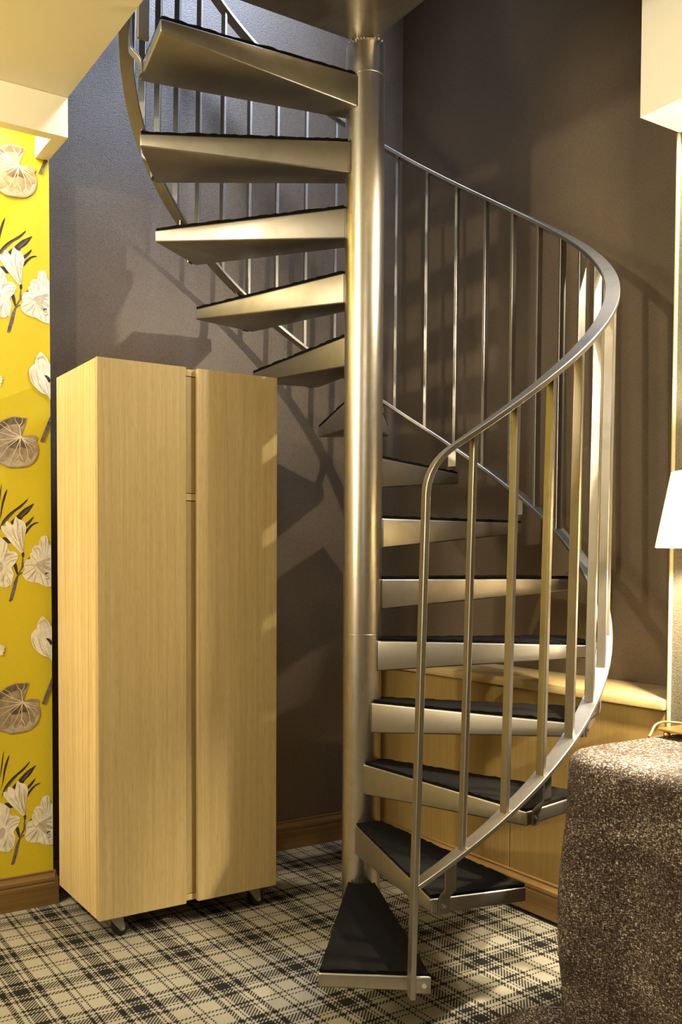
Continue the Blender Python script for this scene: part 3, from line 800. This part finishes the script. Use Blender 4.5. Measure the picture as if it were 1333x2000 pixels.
# ------------------------------------------------------------------ table lamp
LX, LY = .470, -.930
lp = thing('table_lamp', 'lit table lamp with white cone shade and square brass base on the tweed throw', 'lamp', (LX, LY, TZ))
bz = TZ + .019
bm = bmesh.new(); box(bm, LX - .095, LX + .095, LY - .10, LY + .10, bz, bz + .007, .0015)
finish('base_plate', bm, M['brass'], lp)
for sx in (-1, 1):
    for sy in (-1, 1):
        bm = bmesh.new(); bmesh.ops.create_uvsphere(bm, u_segments=20, v_segments=12, radius=.0095, matrix=Matrix.Translation((LX + sx*.078, LY + sy*.083, bz - .0092)))
        finish('foot', bm, M['brass'], lp)
bm = bmesh.new(); lathe(bm, [(.016, bz + .006), (.016, bz + .012), (.008, bz + .018), (.007, 1.40), (.012, 1.405), (.012, 1.43)], LX, LY, 24)
finish('stem', bm, M['brass'], lp)
bm = bmesh.new()
lathe(bm, [(.150, 1.297), (.150, 1.300), (.114, 1.498), (.114, 1.500), (.112, 1.500), (.112, 1.498), (.148, 1.300), (.148, 1.297)], LX, LY, 64, cap=False)
finish('lamp_shade', bm, M['shade'], lp)['label'] = 'glowing white cone shade'
bm = bmesh.new(); bmesh.ops.create_uvsphere(bm, u_segments=20, v_segments=12, radius=.024, matrix=Matrix.Translation((LX, LY, 1.452)))
bulb = finish('bulb', bm, M['bulb'], lp)
bm = bmesh.new()
cp = [Vector((LX + .05, LY + .085, bz + .004)), Vector((LX - .02, LY + .12, bz + .014)), Vector((LX - .075, LY + .118, bz + .012)), Vector((LX - .105, LY + .112, TZ + .010)), Vector((LX - .125, LY + .104, TZ + .004))]
pts = []
for i in range(len(cp)-1):
    p0, p1, p2, p3 = cp[max(i-1, 0)], cp[i], cp[i+1], cp[min(i+2, len(cp)-1)]
    for k in range(6):
        s = k/6
        pts.append(.5*((2*p1) + (p2-p0)*s + (2*p0-5*p1+4*p2-p3)*s*s + (3*p1-p0-3*p2+p3)*s**3))
pts.append(cp[-1])
tube(bm, pts, .0032)
finish('power_cord', bm, M['cord'], lp)

# ------------------------------------------------------------------ light
def area(name, loc, target, sx, sy, power, col, spread=PI):
    l = bpy.data.lights.new(name, 'AREA'); l.shape = 'RECTANGLE'; l.size = sx; l.size_y = sy
    l.energy = power; l.color = col; l.spread = spread
    o = bpy.data.objects.new(name, l); C.objects.link(o); o.location = loc
    o.rotation_euler = (Vector(target) - Vector(loc)).to_track_quat('-Z', 'Y').to_euler()
    return o
def point(name, loc, power, col, r):
    l = bpy.data.lights.new(name, 'POINT'); l.energy = power; l.color = col; l.shadow_soft_size = r
    o = bpy.data.objects.new(name, l); C.objects.link(o); o.location = loc
    return o
def spot(name, loc, target, power, col, ang, r, blend=.4):
    l = bpy.data.lights.new(name, 'SPOT'); l.energy = power; l.color = col; l.shadow_soft_size = r; l.spot_size = rad(ang); l.spot_blend = blend
    o = bpy.data.objects.new(name, l); C.objects.link(o); o.location = loc
    o.rotation_euler = (Vector(target) - Vector(loc)).to_track_quat('-Z', 'Y').to_euler()
    return o
area('left_room_lamp', (-3.6, -.5, 2.0), (0, 0, 1.5), .8, .9, 56, (1, .86, .58))
area('cove_light', (-2.45, .74, 2.78), (-2.45, .745, 0), 3.1, .05, 42, (1, .89, .64))
area('ceiling_light', (-1.6, -2.9, 2.80), (-1.0, -1.6, 0), 1.0, .7, 15, (1, .89, .66))
area('added_front_fill', (-2.9, -4.2, 2.3), (.2, .3, 1.6), 1.2, 1.0, 9, (1, .89, .68))  # soft fill added behind the camera to lift the leather walls, not a room lamp
spot('downlight', (-2.9, -.75, 2.76), (.2, .0, 1.2), 165, (1, .89, .65), 100, .05)
spot('soffit_downlight', (.585, -.86, 2.525), (.0, -.1, .4), 60, (1, .90, .68), 150, .02)
point('lamp_light', (LX, LY, 1.385), 140, (1, .88, .64), .028)
spot('table_downlight', (.585, -1.35, 2.525), (.36, -1.25, .77), 460, (1, .90, .68), 50, .02)
area('soffit_light', (.60, -1.9, 2.64), (.60, -1.9, 0), .06, 2.2, 13, (1, .90, .64))
area('upper_window', (.5, -.2, 4.7), (-.6, .9, 2.0), .6, .6, 36, (.58, .71, 1.0), rad(80))

w = bpy.data.worlds.new('world'); scene.world = w; w.use_nodes = True
w.node_tree.nodes['Background'].inputs[0].default_value = (.35, .32, .28, 1)
w.node_tree.nodes['Background'].inputs[1].default_value = .02

# ------------------------------------------------------------------ camera
cd = bpy.data.cameras.new('camera'); cam = bpy.data.objects.new('camera', cd); C.objects.link(cam)
r_ = Vector((0.863583, -0.504206, 0.001283)); u_ = Vector((0.016807, 0.031328, 0.999368)); f_ = Vector((0.503927, 0.863015, -0.035529))
cam.matrix_world = Matrix(((r_.x, u_.x, -f_.x, -1.859026), (r_.y, u_.y, -f_.y, -2.4168), (r_.z, u_.z, -f_.z, 1.257846), (0, 0, 0, 1)))
cd.sensor_fit = 'HORIZONTAL'; cd.sensor_width = 36
cd.lens = 1793.194654*36/1333
cd.shift_x = (1333/2 - 478.956698)/1333
cd.shift_y = (1160.274635 - 1000)/1333
cd.clip_start = .05
scene.camera = cam

scene.view_settings.view_transform = 'Standard'
scene.view_settings.look = 'None'
scene.view_settings.gamma = 1
scene.view_settings.use_curve_mapping = False
scene.view_settings.exposure = 0.2
